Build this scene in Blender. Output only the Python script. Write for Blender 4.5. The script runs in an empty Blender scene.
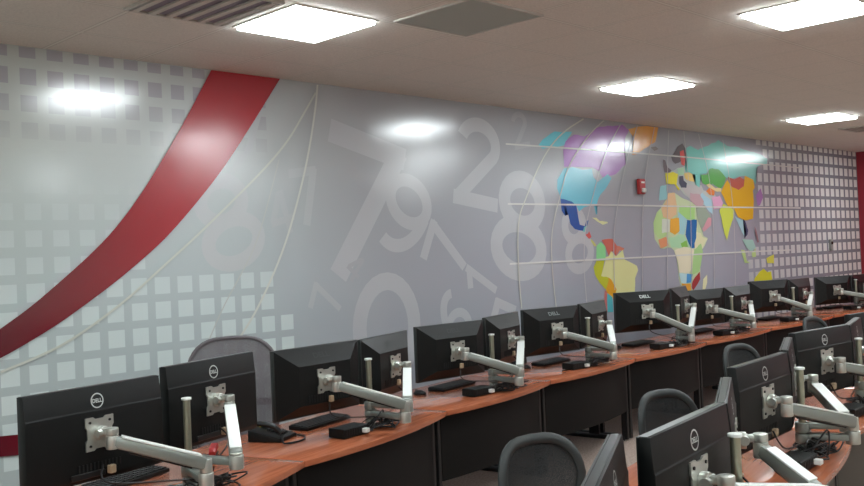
import bpy, bmesh, math, random
from mathutils import Vector, Matrix
random.seed(7)
scene = bpy.context.scene
col = scene.collection
# ---------------------------------------------------------------- camera
YAW, PIT, ROL, FPX = 0.7897, 0.0122, -0.042, 930.8
cam_d = bpy.data.cameras.new('camera'); cam = bpy.data.objects.new('camera', cam_d); col.objects.link(cam)
_f = Vector((math.sin(YAW)*math.cos(PIT), math.cos(YAW)*math.cos(PIT), math.sin(PIT)))
_r = Vector((math.cos(YAW), -math.sin(YAW), 0)); _u = _r.cross(_f)
_r2 = _r*math.cos(ROL)+_u*math.sin(ROL); _u2 = -_r*math.sin(ROL)+_u*math.cos(ROL)
cam.matrix_world = Matrix(((_r2.x,_u2.x,-_f.x,0),(_r2.y,_u2.y,-_f.y,0),(_r2.z,_u2.z,-_f.z,1.74),(0,0,0,1)))
cam_d.sensor_width = 36; cam_d.lens = 36*FPX/864; cam_d.clip_start = .05
scene.camera = cam
# ---------------------------------------------------------------- light level
LIGHT = 9.0          # emission of the ceiling light diffusers
vs = scene.view_settings
vs.view_transform = 'Standard'; vs.look = 'None'; vs.gamma = 1; vs.use_curve_mapping = False
vs.exposure = 1.75
world = bpy.data.worlds.new('world'); scene.world = world; world.use_nodes = True
world.node_tree.nodes['Background'].inputs[0].default_value = (.5,.52,.55,1)
world.node_tree.nodes['Background'].inputs[1].default_value = .05

# ---------------------------------------------------------------- helpers
def lin(c):
    c = [x/255 for x in c]
    return tuple((x/12.92 if x <= .04045 else ((x+.055)/1.055)**2.4) for x in c)+(1,)
def mat(name, c, rough=.5, metal=0, emit=0, spec=.5, bump=0, bscale=200, var=0, vscale=8, coat=0, stretch=None):
    m = bpy.data.materials.new(name); m.use_nodes = True; nt = m.node_tree; b = nt.nodes['Principled BSDF']
    b.inputs['Base Color'].default_value = lin(c); b.inputs['Roughness'].default_value = rough
    b.inputs['Metallic'].default_value = metal; b.inputs['Specular IOR Level'].default_value = spec
    b.inputs['Coat Weight'].default_value = coat
    if emit:
        b.inputs['Emission Color'].default_value = (.91,1,1.03,1); b.inputs['Emission Strength'].default_value = emit
    tc = nt.nodes.new('ShaderNodeTexCoord'); mp = nt.nodes.new('ShaderNodeMapping'); nt.links.new(tc.outputs['Object'], mp.inputs[0])
    if stretch: mp.inputs['Scale'].default_value = stretch
    if var:
        n = nt.nodes.new('ShaderNodeTexNoise'); n.inputs['Scale'].default_value = vscale; n.inputs['Detail'].default_value = 4
        nt.links.new(mp.outputs[0], n.inputs[0])
        r = nt.nodes.new('ShaderNodeMapRange'); r.inputs[3].default_value = 1-var; r.inputs[4].default_value = 1+var
        nt.links.new(n.outputs[0], r.inputs[0])
        x = nt.nodes.new('ShaderNodeVectorMath'); x.operation = 'SCALE'; x.inputs[0].default_value = lin(c)[:3]
        nt.links.new(r.outputs[0], x.inputs['Scale']); nt.links.new(x.outputs[0], b.inputs['Base Color'])
    if bump:
        n = nt.nodes.new('ShaderNodeTexNoise'); n.inputs['Scale'].default_value = bscale
        nt.links.new(mp.outputs[0], n.inputs[0])
        bp = nt.nodes.new('ShaderNodeBump'); bp.inputs['Strength'].default_value = bump; bp.inputs['Distance'].default_value = .002
        nt.links.new(n.outputs[0], bp.inputs['Height']); nt.links.new(bp.outputs[0], b.inputs['Normal'])
    return m

class MB:
    """collects shapes into one mesh"""
    def __init__(s): s.bm = bmesh.new(); s.M = Matrix()
    def _fin(s, vs, M=None):
        MM = s.M @ M if M is not None else s.M
        for v in vs: v.co = MM @ v.co
    def box(s, c, d, rz=0, bev=0, M=None, seg=1):
        g = bmesh.ops.create_cube(s.bm, size=1); vv = g['verts']
        for v in vv: v.co = Vector((v.co.x*d[0], v.co.y*d[1], v.co.z*d[2]))
        if bev:
            ee = list({e for v in vv for e in v.link_edges})
            r = bmesh.ops.bevel(s.bm, geom=ee, offset=bev, segments=seg, affect='EDGES', profile=.5)
            vv = [v for v in vv if v.is_valid] + [v for v in r['verts'] if v.is_valid]; vv = list(set(vv))
        T = Matrix.Translation(c) @ Matrix.Rotation(rz, 4, 'Z')
        s._fin(vv, T if M is None else M @ T); return s
    def cyl(s, p0, p1, r, r2=None, seg=20, bev=0):
        p0, p1 = Vector(p0), Vector(p1); d = p1-p0; L = d.length
        g = bmesh.ops.create_cone(s.bm, cap_ends=True, segments=seg, radius1=r, radius2=r if r2 is None else r2, depth=L); vv = g['verts']
        if bev:
            ee = [e for e in {e for v in vv for e in v.link_edges} if any(len(f.verts) > 4 for f in e.link_faces)]
            q = bmesh.ops.bevel(s.bm, geom=ee, offset=bev, segments=2, affect='EDGES', profile=.5)
            vv = list({v for v in list(vv)+list(q['verts']) if v.is_valid})
        s._fin(vv, Matrix.Translation((p0+p1)/2) @ d.to_track_quat('Z','Y').to_matrix().to_4x4()); return s
    def tube(s, pts, r, seg=8, closed=False, flat=None):
        pts = [Vector(p) for p in pts]; n = len(pts); rings = []
        prev = None
        for i, p in enumerate(pts):
            a = pts[(i-1) % n] if (closed or i > 0) else p; b = pts[(i+1) % n] if (closed or i < n-1) else p
            t = (b-a).normalized()
            if prev is None:
                ref = Vector((0,0,1)) if abs(t.z) < .9 else Vector((1,0,0)); u = t.cross(ref).normalized()
            else:
                u = (prev - t*prev.dot(t)).normalized()
            prev = u; w = t.cross(u)
            rr = r[i] if isinstance(r, (list, tuple)) else r
            ring = []
            for k in range(seg):
                an = 2*math.pi*k/seg
                ring.append(s.bm.verts.new(p+u*(math.cos(an)*rr*(flat[0] if flat else 1))+w*(math.sin(an)*rr*(flat[1] if flat else 1))))
            rings.append(ring)
        m = n if closed else n-1
        for i in range(m):
            A, B = rings[i], rings[(i+1) % n]
            for k in range(seg): s.bm.faces.new((A[k], A[(k+1) % seg], B[(k+1) % seg], B[k]))
        if not closed:
            s.bm.faces.new(rings[0][::-1]); s.bm.faces.new(rings[-1])
        s._fin([v for q in rings for v in q]); return s
    def prism(s, pts, h0, h1, axis='z', bev=0):
        """outline pts (a,b) pushed from h0 to h1 along axis"""
        def P(a, b, h): return {'z': Vector((a,b,h)), 'y': Vector((a,h,b)), 'x': Vector((h,a,b))}[axis]
        A = [s.bm.verts.new(P(a,b,h0)) for a,b in pts]; B = [s.bm.verts.new(P(a,b,h1)) for a,b in pts]
        fs = [s.bm.faces.new(A[::-1]), s.bm.faces.new(B)]; n = len(pts)
        for i in range(n): fs.append(s.bm.faces.new((A[i], A[(i+1)%n], B[(i+1)%n], B[i])))
        vv = A+B
        bmesh.ops.recalc_face_normals(s.bm, faces=fs)
        if bev:
            ee = list({e for f in fs for e in f.edges})
            q = bmesh.ops.bevel(s.bm, geom=ee, offset=bev, segments=2, affect='EDGES', profile=.5)
            vv = list({v for v in vv+list(q['verts']) if v.is_valid})
        s._fin(vv); return s
    def frustum(s, x0, x1, z0, z1, y0, X0, X1, Z0, Z1, y1):
        a = [s.bm.verts.new(p) for p in ((x0,y0,z0),(x1,y0,z0),(x1,y0,z1),(x0,y0,z1))]
        b = [s.bm.verts.new(p) for p in ((X0,y1,Z0),(X1,y1,Z0),(X1,y1,Z1),(X0,y1,Z1))]
        s.bm.faces.new(a); s.bm.faces.new(b[::-1])
        for i in range(4): s.bm.faces.new((a[i], b[i], b[(i+1)%4], a[(i+1)%4]))
        s._fin(a+b); return s
    def build(s, name, m, parent=None, smooth=True, loc=None):
        bmesh.ops.recalc_face_normals(s.bm, faces=s.bm.faces)
        me = bpy.data.meshes.new(name); s.bm.to_mesh(me); s.bm.free()
        if smooth:
            me.shade_smooth() if hasattr(me, 'shade_smooth') else None
            me.set_sharp_from_angle(angle=math.radians(35))
        me.materials.append(m)
        o = bpy.data.objects.new(name, me); col.objects.link(o)
        if parent: o.parent = parent
        if loc is not None: o.location = loc
        return o
def tag(o, label=None, cat=None, group=None, kind=None):
    if label: o['label'] = label
    if cat: o['category'] = cat
    if group: o['group'] = group
    if kind: o['kind'] = kind
    return o
def thing(name, label, cat, loc=(0,0,0), rz=0, group=None):
    o = bpy.data.objects.new(name, None); col.objects.link(o); o.location = loc; o.rotation_euler = (0,0,rz); o.empty_display_size = .1
    return tag(o, label, cat, group)
def struct(o): o['kind'] = 'structure'; return o
def copy_tree(o, parent=None):
    c = o.copy(); col.objects.link(c); c.parent = parent
    for ch in list(o.children): copy_tree(ch, c)
    return c
_txt = {}
def text_mesh(s, bold=0, depth=0):
    k = (s, bold, depth)
    if k not in _txt:
        cu = bpy.data.curves.new('letters', 'FONT'); cu.body = s; cu.size = 1; cu.align_x = 'CENTER'; cu.align_y = 'CENTER'
        cu.offset = bold; cu.extrude = depth; cu.resolution_u = 6
        ob = bpy.data.objects.new('letters', cu); col.objects.link(ob)
        dg = bpy.context.evaluated_depsgraph_get(); me = bpy.data.meshes.new_from_object(ob.evaluated_get(dg))
        bpy.data.objects.remove(ob)
        xs = [v.co.x for v in me.vertices]; ys = [v.co.y for v in me.vertices]
        cx, cy, h = (min(xs)+max(xs))/2, (min(ys)+max(ys))/2, max(ys)-min(ys)
        for v in me.vertices: v.co.x = (v.co.x-cx)/h; v.co.y = (v.co.y-cy)/h; v.co.z /= h
        _txt[k] = me
    return _txt[k]
def add_text(mb, s, c, xdir, ydir, size, bold=.02, sx=1.0):
    """letters of height size at c, reading along xdir, upright along ydir"""
    me = text_mesh(s, bold); x = Vector(xdir).normalized(); y = Vector(ydir).normalized(); c = Vector(c)
    vs = [mb.bm.verts.new(mb.M @ (c + x*(v.co.x*size*sx) + y*(v.co.y*size))) for v in me.vertices]
    for p in me.polygons:
        try: mb.bm.faces.new([vs[i] for i in p.vertices])
        except ValueError: pass
# ---- mural outlines in wall coordinates (x along the wall, z up), metres
COUNTRIES = [
('eurasia_lands',(186,192,188),[(9.636,2.571),(9.8,2.602),(9.925,2.645),(10.054,2.662),(10.127,2.726),(10.2,2.589),(10.327,2.453),(10.467,2.447),(10.515,2.386),(10.802,2.337),(10.886,2.247),(10.728,2.138),(10.499,2.208),(10.287,2.206),(10.172,2.275),(10.026,2.342),(9.931,2.409),(9.819,2.444),(9.641,2.44)]),
('africa_lands',(196,210,170),[(9.327,1.891),(9.327,1.998),(9.408,2.114),(9.49,2.156),(9.642,2.274),(9.68,2.342),(9.827,2.345),(10.02,2.279),(10.305,2.213),(10.343,2.125),(10.405,1.966),(10.463,1.824),(10.568,1.796),(10.451,1.683),(10.383,1.65),(10.344,1.461),(10.331,1.313),(10.15,1.165),(10.087,1.148),(9.917,1.158),(9.829,1.337),(9.819,1.542),(9.751,1.667),(9.689,1.701),(9.451,1.699),(9.336,1.809)]),
('north_america_country',(100, 190, 205),[(7.272,2.769),(7.342,2.83),(7.55,2.925),(7.842,2.941),(7.736,2.836),(7.691,2.792),(7.457,2.763),(7.336,2.737)]),
('north_america_country',(165, 110, 185),[(7.722,2.835),(7.869,2.912),(8.056,2.906),(8.272,3.007),(8.49,3.048),(8.778,3.077),(8.905,3.031),(8.814,2.916),(8.786,2.769),(8.809,2.642),(8.606,2.527),(8.353,2.484),(8.282,2.552),(8.18,2.583),(7.675,2.573),(7.674,2.749)]),
('north_america_country',(105, 190, 210),[(7.673,2.556),(8.162,2.567),(8.184,2.483),(8.259,2.431),(8.454,2.522),(8.519,2.48),(8.401,2.365),(8.302,2.302),(8.203,2.178),(8.223,2.09),(8.201,2.087),(8.163,2.201),(7.992,2.162),(7.9,2.117),(7.855,2.183),(7.783,2.217),(7.602,2.247),(7.545,2.348),(7.557,2.442)]),
('central_america_country',(30, 85, 155),[(7.595,2.247),(7.783,2.22),(7.855,2.183),(7.883,2.057),(7.903,1.982),(7.99,1.967),(8.02,2.019),(8.061,2.027),(8.029,1.967),(7.961,1.919),(7.898,1.923),(7.812,1.939),(7.742,1.991),(7.712,2.087),(7.653,2.177),(7.66,2.072),(7.605,2.123)]),
('central_america_country',(120, 200, 195),[(7.98,1.959),(8.031,1.97),(7.986,1.904),(7.95,1.91)]),
('central_america_country',(200, 95, 90),[(7.991,1.877),(8.041,1.888),(8.063,1.914),(8.1,1.853),(8.057,1.831)]),
('central_america_country',(200, 200, 120),[(8.083,1.833),(8.133,1.807),(8.187,1.76),(8.149,1.75),(8.093,1.8)]),
('caribbean_island',(225, 225, 170),[(8.126,2.054),(8.204,2.053),(8.267,2.018),(8.401,2.01),(8.413,1.997),(8.317,1.977),(8.227,2.011)]),
('greenland',(225, 160, 75),[(8.891,3.038),(9.139,3.083),(9.523,3.103),(9.442,2.925),(9.201,2.832),(9.061,2.768),(8.948,2.752),(9.002,2.922)]),
('south_america_country',(140, 215, 150),[(8.185,1.754),(8.26,1.798),(8.348,1.748),(8.339,1.599),(8.173,1.605)]),
('south_america_country',(200, 110, 95),[(8.28,1.818),(8.482,1.827),(8.565,1.748),(8.542,1.636),(8.483,1.694),(8.402,1.641),(8.348,1.744)]),
('south_america_country',(205, 130, 110),[(8.565,1.748),(8.712,1.718),(8.673,1.692),(8.614,1.697),(8.55,1.645)]),
('south_america_country',(222, 222, 160),[(8.339,1.632),(8.402,1.641),(8.448,1.695),(8.538,1.636),(8.674,1.702),(8.707,1.593),(8.942,1.517),(8.961,1.468),(8.894,1.382),(8.86,1.179),(8.485,1.202),(8.424,1.391),(8.244,1.436),(8.283,1.503),(8.336,1.593)]),
('south_america_country',(190, 195, 60),[(8.173,1.601),(8.32,1.597),(8.276,1.497),(8.244,1.436),(8.38,1.413),(8.382,1.38),(8.328,1.284),(8.215,1.362),(8.137,1.45),(8.112,1.533)]),
('south_america_country',(225, 165, 50),[(8.375,1.417),(8.429,1.391),(8.521,1.28),(8.48,1.202),(8.431,1.179),(8.332,1.211),(8.324,1.291),(8.377,1.38)]),
('south_america_country',(205, 125, 120),[(8.299,1.285),(8.34,1.261),(8.328,1.049),(8.272,1.053)]),
('south_america_country',(90, 180, 190),[(8.343,1.25),(8.434,1.202),(8.44,1.041),(8.328,1.049)]),
('africa_country',(185, 215, 150),[(9.327,1.891),(9.327,1.998),(9.408,2.114),(9.489,2.147),(9.544,2.056),(9.685,2.022),(9.657,1.887),(9.491,1.806),(9.399,1.824)]),
('africa_country',(225, 190, 150),[(9.505,2.156),(9.642,2.274),(9.68,2.342),(9.827,2.345),(9.863,2.192),(9.837,2.089),(9.686,2.03),(9.544,2.056)]),
('africa_country',(215, 220, 205),[(9.511,2.039),(9.686,2.03),(9.673,1.887),(9.497,1.872)]),
('africa_country',(165, 210, 130),[(9.913,2.201),(10.279,2.198),(10.264,2.028),(10.099,2.029),(9.903,2.089)]),
('africa_country',(160, 205, 210),[(9.88,2.123),(10.082,2.029),(10.052,1.951),(9.999,1.849),(9.876,1.859)]),
('africa_country',(228, 170, 70),[(9.702,2.039),(9.893,2.047),(9.893,1.893),(9.783,1.848),(9.673,1.887)]),
('africa_country',(25, 105, 165),[(10.082,2.025),(10.312,2.025),(10.279,1.809),(10.228,1.74),(10.247,1.684),(10.143,1.682),(10.075,1.761),(10.025,1.845),(10.058,1.951)]),
('africa_country',(220, 150, 110),[(9.412,1.799),(9.588,1.829),(9.627,1.728),(9.451,1.699)]),
('africa_country',(170, 215, 175),[(9.635,1.82),(9.982,1.849),(10.122,1.708),(10.068,1.675),(9.689,1.701)]),
('africa_country',(130, 190, 90),[(9.906,1.747),(10.043,1.779),(10.07,1.701),(9.934,1.687)]),
('africa_country',(222, 220, 180),[(10.285,1.879),(10.396,1.86),(10.427,1.816),(10.55,1.787),(10.375,1.632),(10.242,1.513),(10.23,1.653),(10.231,1.74),(10.279,1.809)]),
('africa_country',(225, 218, 190),[(9.751,1.667),(9.973,1.703),(10.216,1.665),(10.226,1.549),(10.155,1.447),(10.067,1.388),(9.846,1.398),(9.819,1.542)]),
('africa_country',(165, 205, 140),[(10.216,1.665),(10.39,1.735),(10.423,1.628),(10.317,1.398),(10.147,1.364),(10.157,1.468)]),
('africa_country',(185, 220, 225),[(9.834,1.399),(10.075,1.388),(10.007,1.267),(9.875,1.274)]),
('africa_country',(70, 150, 205),[(10.017,1.38),(10.156,1.368),(10.098,1.272),(9.996,1.271)]),
('africa_country',(228, 165, 65),[(9.887,1.273),(10.096,1.258),(10.096,1.158),(9.917,1.158)]),
('africa_country',(160, 65, 65),[(10.149,1.291),(10.325,1.394),(10.326,1.303),(10.151,1.176),(10.101,1.22)]),
('africa_island',(225, 222, 180),[(10.373,1.169),(10.402,1.299),(10.501,1.348),(10.492,1.252),(10.432,1.16)]),
('middle_east_country',(150, 165, 150),[(10.302,2.177),(10.498,2.196),(10.672,2.054),(10.664,1.964),(10.432,1.869),(10.332,2.011)]),
('middle_east_country',(205, 150, 160),[(10.592,2.054),(10.679,2.045),(10.656,1.955),(10.468,1.877),(10.436,1.913)]),
('middle_east_country',(170, 205, 220),[(10.393,2.407),(10.545,2.321),(10.722,2.27),(10.722,2.081),(10.573,2.161),(10.451,2.267)]),
('middle_east_country',(190, 185, 185),[(9.983,2.427),(10.188,2.449),(10.467,2.447),(10.478,2.367),(10.363,2.277),(10.172,2.275),(10.059,2.342)]),
('middle_east_country',(190, 160, 165),[(10.179,2.351),(10.404,2.337),(10.502,2.25),(10.462,2.196),(10.303,2.195),(10.171,2.264)]),
('middle_east_country',(150, 200, 205),[(9.505,2.413),(9.64,2.436),(9.642,2.268),(9.46,2.249)]),
('europe_country',(222, 212, 60),[(9.626,2.571),(9.799,2.593),(9.919,2.571),(9.89,2.502),(9.868,2.442),(9.946,2.392),(9.912,2.374),(9.819,2.449),(9.641,2.445)]),
('europe_country',(95, 90, 95),[(9.775,2.771),(9.869,2.835),(9.934,2.898),(10.045,2.942),(10.114,2.881),(10.14,2.796),(10.096,2.759),(9.958,2.71),(9.857,2.689),(9.8,2.721)]),
('europe_country',(200, 80, 75),[(9.976,2.84),(10.065,2.862),(10.098,2.777),(10.075,2.672),(10.006,2.686),(9.988,2.754)]),
('europe_country',(105, 100, 105),[(9.586,2.729),(9.639,2.722),(9.674,2.648),(9.768,2.609),(9.733,2.582),(9.605,2.583),(9.588,2.645)]),
('europe_country',(165, 205, 170),[(9.901,2.634),(10.053,2.65),(10.052,2.567),(9.918,2.559)]),
('europe_country',(225, 195, 120),[(10.054,2.584),(10.219,2.607),(10.327,2.576),(10.285,2.487),(10.141,2.497),(10.069,2.524)]),
('europe_country',(75, 85, 100),[(9.936,2.543),(10.027,2.552),(10.039,2.498),(10.111,2.465),(10.092,2.409),(9.971,2.41),(9.929,2.46)]),
('iceland',(120, 115, 115),[(9.33,2.856),(9.438,2.873),(9.501,2.847),(9.412,2.819)]),
('russia',(120, 195, 185),[(10.135,2.891),(10.23,2.922),(10.418,2.879),(10.675,2.946),(10.942,3.033),(11.164,2.969),(11.478,2.97),(11.801,2.929),(12.107,2.905),(12.306,2.855),(12.29,2.785),(12.092,2.758),(11.948,2.723),(11.924,2.49),(11.847,2.556),(11.624,2.601),(11.124,2.554),(10.906,2.658),(10.685,2.662),(10.588,2.593),(10.444,2.583),(10.411,2.419),(10.316,2.452),(10.327,2.576),(10.089,2.603),(10.075,2.672),(10.147,2.761)]),
('central_asia_country',(90, 165, 85),[(10.454,2.576),(10.605,2.584),(10.685,2.662),(10.907,2.663),(11.094,2.559),(11.049,2.484),(10.959,2.422),(10.885,2.429),(10.741,2.477),(10.628,2.442),(10.487,2.474)]),
('central_asia_country',(225, 205, 150),[(10.575,2.458),(10.668,2.475),(10.809,2.419),(10.959,2.422),(10.955,2.376),(10.806,2.382),(10.645,2.424)]),
('central_asia_country',(222, 130, 70),[(10.568,2.378),(10.663,2.425),(10.787,2.382),(10.764,2.327),(10.655,2.335)]),
('mongolia',(190, 95, 80),[(11.146,2.577),(11.318,2.545),(11.481,2.583),(11.606,2.549),(11.578,2.463),(11.423,2.409),(11.23,2.452)]),
('china',(222, 172, 45),[(10.955,2.376),(11.059,2.479),(11.134,2.536),(11.23,2.452),(11.423,2.409),(11.578,2.463),(11.62,2.601),(11.855,2.556),(11.886,2.451),(11.832,2.408),(11.842,2.264),(11.794,2.033),(11.554,2.015),(11.381,2.053),(11.281,2.165),(11.109,2.197),(10.954,2.364)]),
('south_asia_country',(220, 165, 195),[(10.707,2.306),(10.913,2.327),(10.987,2.237),(10.936,2.172),(10.74,2.153)]),
('south_asia_country',(205, 215, 90),[(10.887,2.136),(10.997,2.228),(11.109,2.197),(11.272,2.156),(11.273,2.081),(11.194,1.989),(11.105,1.869),(11.048,1.76),(10.988,1.852),(10.931,2.045)]),
('southeast_asia_country',(165, 205, 215),[(11.28,2.072),(11.553,2.011),(11.621,1.872),(11.572,1.788),(11.469,1.855),(11.351,1.997)]),
('southeast_asia_country',(70, 80, 110),[(11.507,2.034),(11.565,2.006),(11.646,1.882),(11.616,1.825),(11.53,1.779),(11.601,1.873),(11.534,1.977)]),
('southeast_asia_country',(160, 200, 190),[(11.461,1.771),(11.766,1.756),(11.839,1.649),(11.708,1.595),(11.571,1.655)]),
('southeast_asia_country',(185, 210, 140),[(11.413,1.634),(11.518,1.62),(11.563,1.482),(11.698,1.443),(11.502,1.457)]),
('southeast_asia_country',(185, 210, 140),[(11.711,1.569),(11.829,1.647),(11.832,1.531),(11.731,1.522)]),
('southeast_asia_country',(215, 210, 90),[(12.138,1.498),(12.371,1.545),(12.358,1.419),(12.157,1.433)]),
('japan',(165, 125, 180),[(11.947,2.211),(11.928,2.279),(11.905,2.346),(12.064,2.446),(12.116,2.32),(12.019,2.212)]),
('philippines',(150, 120, 125),[(11.831,1.932),(11.886,1.865),(11.939,1.721),(11.89,1.715),(11.836,1.844)]),
('australia',(218, 212, 60),[(11.729,1.155),(11.752,1.234),(11.886,1.309),(12.035,1.361),(12.145,1.309),(12.261,1.316),(12.282,1.208),(12.26,1.15),(12.178,1.126)]),
]
LINES = [
('latitude_line',0.02,(205, 205, 200),[(6.766,2.755),(7.795,2.765),(9.113,2.777),(10.224,2.781),(13.372,2.768)]),
('latitude_line',0.022,(212, 212, 208),[(6.758,2.186),(9.065,2.19),(10.412,2.182),(13.307,2.186)]),
('latitude_line',0.022,(212, 212, 208),[(6.749,1.619),(9.018,1.607),(11.128,1.604),(12.907,1.589)]),
('meridian_line',0.02,(200, 200, 190),[(8.041,3.087),(7.689,2.934),(7.428,2.751),(7.203,2.499),(7.023,2.227),(6.92,2.082),(6.877,1.824),(6.877,1.447),(6.898,1.187)]),
('meridian_line',0.018,(200, 198, 190),[(8.423,3.104),(8.114,2.924),(7.722,2.572),(7.592,2.295),(7.458,2.032),(7.403,1.833),(7.396,1.615),(7.411,1.371),(7.442,1.114)]),
('meridian_line',0.016,(190, 188, 190),[(8.727,3.074),(8.394,2.733),(8.157,2.304),(7.999,1.978),(7.953,1.771),(7.933,1.461),(7.959,1.149)]),
('meridian_line',0.016,(190, 188, 190),[(9.078,3.096),(8.819,2.697),(8.584,2.15),(8.505,1.867),(8.482,1.576),(8.477,1.275)]),
('meridian_line',0.016,(190, 188, 190),[(9.435,3.098),(9.216,2.63),(9.101,2.153),(9.062,1.802),(9.017,1.155)]),
('meridian_line',0.016,(190, 188, 190),[(9.742,3.083),(9.684,2.727),(9.597,1.792),(9.559,1.213)]),
('meridian_line',0.016,(190, 188, 190),[(10.087,3.094),(10.171,2.265),(10.147,1.782),(10.105,1.182)]),
('meridian_line',0.016,(190, 188, 190),[(10.435,3.079),(10.693,2.521),(10.712,1.772),(10.654,1.151)]),
('meridian_line',0.016,(190, 188, 190),[(11.052,3.041),(11.232,2.406),(11.262,1.761),(11.209,1.184)]),
('globe_arc',0.022,(206, 208, 200),[(4.531,3.1),(4.503,2.911),(4.412,2.534),(4.307,2.218),(4.179,1.893),(4.04,1.63),(3.878,1.376),(3.749,1.221),(3.586,1.047),(3.405,0.909)]),
('globe_arc',0.02,(198, 202, 192),[(4.509,3.028),(4.356,2.815),(4.225,2.635),(3.997,2.412),(3.635,2.111),(3.403,1.922),(3.188,1.76),(2.879,1.521),(2.532,1.311),(2.318,1.225),(2.081,1.156)]),
('globe_arc',0.012,(188, 190, 186),[(4.136,2.492),(4.031,2.191),(3.907,1.869),(3.763,1.65),(3.604,1.432),(3.447,1.145)]),
]
BANDS = [
[(2.09,1.411),(2.269,1.525),(2.429,1.649),(2.622,1.803),(2.801,1.964),(2.975,2.166),(3.132,2.382),(3.328,2.677),(3.47,2.91),(3.59,3.112),(4.175,3.113),(4.011,2.878),(3.807,2.608),(3.644,2.4),(3.421,2.157),(3.195,1.934),(2.995,1.777),(2.788,1.63),(2.578,1.497),(2.42,1.401),(2.172,1.276),(2.05,1.224),(2.056,1.387)],
[(2.035,0.785),(2.242,0.772),(2.745,0.72),(2.74,0.6),(2.237,0.647),(2.03,0.667)],
]
NUMERALS = [   # character, centre x, centre z, height, turn in degrees, width factor
('7', 4.92, 2.16, 1.2, -14, 1.15),('9', 5.41, 2.08, 0.72, -30, 1.35),('2', 6.37, 2.56, 0.84, -8, 1.2),('0', 5.17, 1.15, 0.94, -3, 1.3),('7', 5.9, 1.773, 0.55, 65, 1.1),('1', 6.329, 1.461, 0.46, 60, 1.1),('8', 6.95, 1.98, 1.08, -10, 1.25),('8', 3.68, 2.031, 0.72, 18, 1.2),('4', 4.144, 2.096, 0.33, 15, 1),('7', 4.383, 2.226, 0.44, 8, 1),('7', 4.537, 1.421, 0.31, 70, 1.1),('2', 6.999, 2.903, 0.36, 10, 1.1),('6', 5.978, 1.169, 0.53, 30, 1.1),('5', 6.579, 1.01, 0.56, -20, 1.1),('4', 4.844, 1.657, 0.22, -40, 1),('8', 7.847, 1.825, 0.72, 15, 1.1),('1', 3.897, 2.7, 0.37, -20, 1),
]
# ---------------------------------------------------------------- materials
WALL_Y = 5.68; CEIL = 3.104
def nodes_of(m): return m.node_tree.nodes, m.node_tree.links
def ramp(nt, src, stops):
    r = nt.nodes.new('ShaderNodeValToRGB'); e = r.color_ramp.elements
    while len(e) < len(stops): e.new(.5)
    for el, (p, c) in zip(e, stops): el.position = p; el.color = lin(c)
    nt.links.new(src, r.inputs[0]); return r.outputs[0]
def pos_axis(nt, axis, lo, hi):
    g = nt.nodes.new('ShaderNodeNewGeometry'); sp = nt.nodes.new('ShaderNodeSeparateXYZ'); nt.links.new(g.outputs['Position'], sp.inputs[0])
    r = nt.nodes.new('ShaderNodeMapRange'); r.inputs[1].default_value = lo; r.inputs[2].default_value = hi
    nt.links.new(sp.outputs[axis], r.inputs[0]); return r.outputs[0]
def mixc(nt, f, a, b):
    x = nt.nodes.new('ShaderNodeMix'); x.data_type = 'RGBA'; nt.links.new(f, x.inputs[0]); nt.links.new(a, x.inputs[6]); nt.links.new(b, x.inputs[7]); return x.outputs[2]
MR, MS = .16, 1.0     # gloss of the printed wallcovering
def gloss(m):
    nt = m.node_tree; b = nt.nodes['Principled BSDF']; b.inputs['Roughness'].default_value = MR; b.inputs['Specular IOR Level'].default_value = MS
    n = nt.nodes.new('ShaderNodeTexNoise'); n.inputs['Scale'].default_value = 2.2; n.inputs['Detail'].default_value = 5
    g = nt.nodes.new('ShaderNodeNewGeometry'); nt.links.new(g.outputs['Position'], n.inputs[0])
    bp = nt.nodes.new('ShaderNodeBump'); bp.inputs['Strength'].default_value = .1; bp.inputs['Distance'].default_value = .02
    nt.links.new(n.outputs[0], bp.inputs['Height']); nt.links.new(bp.outputs[0], b.inputs['Normal'])
    r = nt.nodes.new('ShaderNodeMapRange'); r.inputs[3].default_value = MR-.04; r.inputs[4].default_value = MR+.08
    nt.links.new(n.outputs[0], r.inputs[0]); nt.links.new(r.outputs[0], b.inputs['Roughness'])
    return m
_pm = {}
def print_mat(c):
    if c not in _pm: _pm[c] = gloss(mat('printed_vinyl', c, var=.03, vscale=3))
    return _pm[c]
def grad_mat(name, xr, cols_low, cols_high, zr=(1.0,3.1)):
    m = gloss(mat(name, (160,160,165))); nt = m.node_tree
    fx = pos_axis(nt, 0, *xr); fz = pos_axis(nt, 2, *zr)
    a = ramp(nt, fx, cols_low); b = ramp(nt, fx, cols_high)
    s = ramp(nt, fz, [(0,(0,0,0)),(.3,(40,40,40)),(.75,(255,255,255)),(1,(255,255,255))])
    nt.links.new(mixc(nt, s, a, b), nt.nodes['Principled BSDF'].inputs['Base Color']); return m
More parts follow.
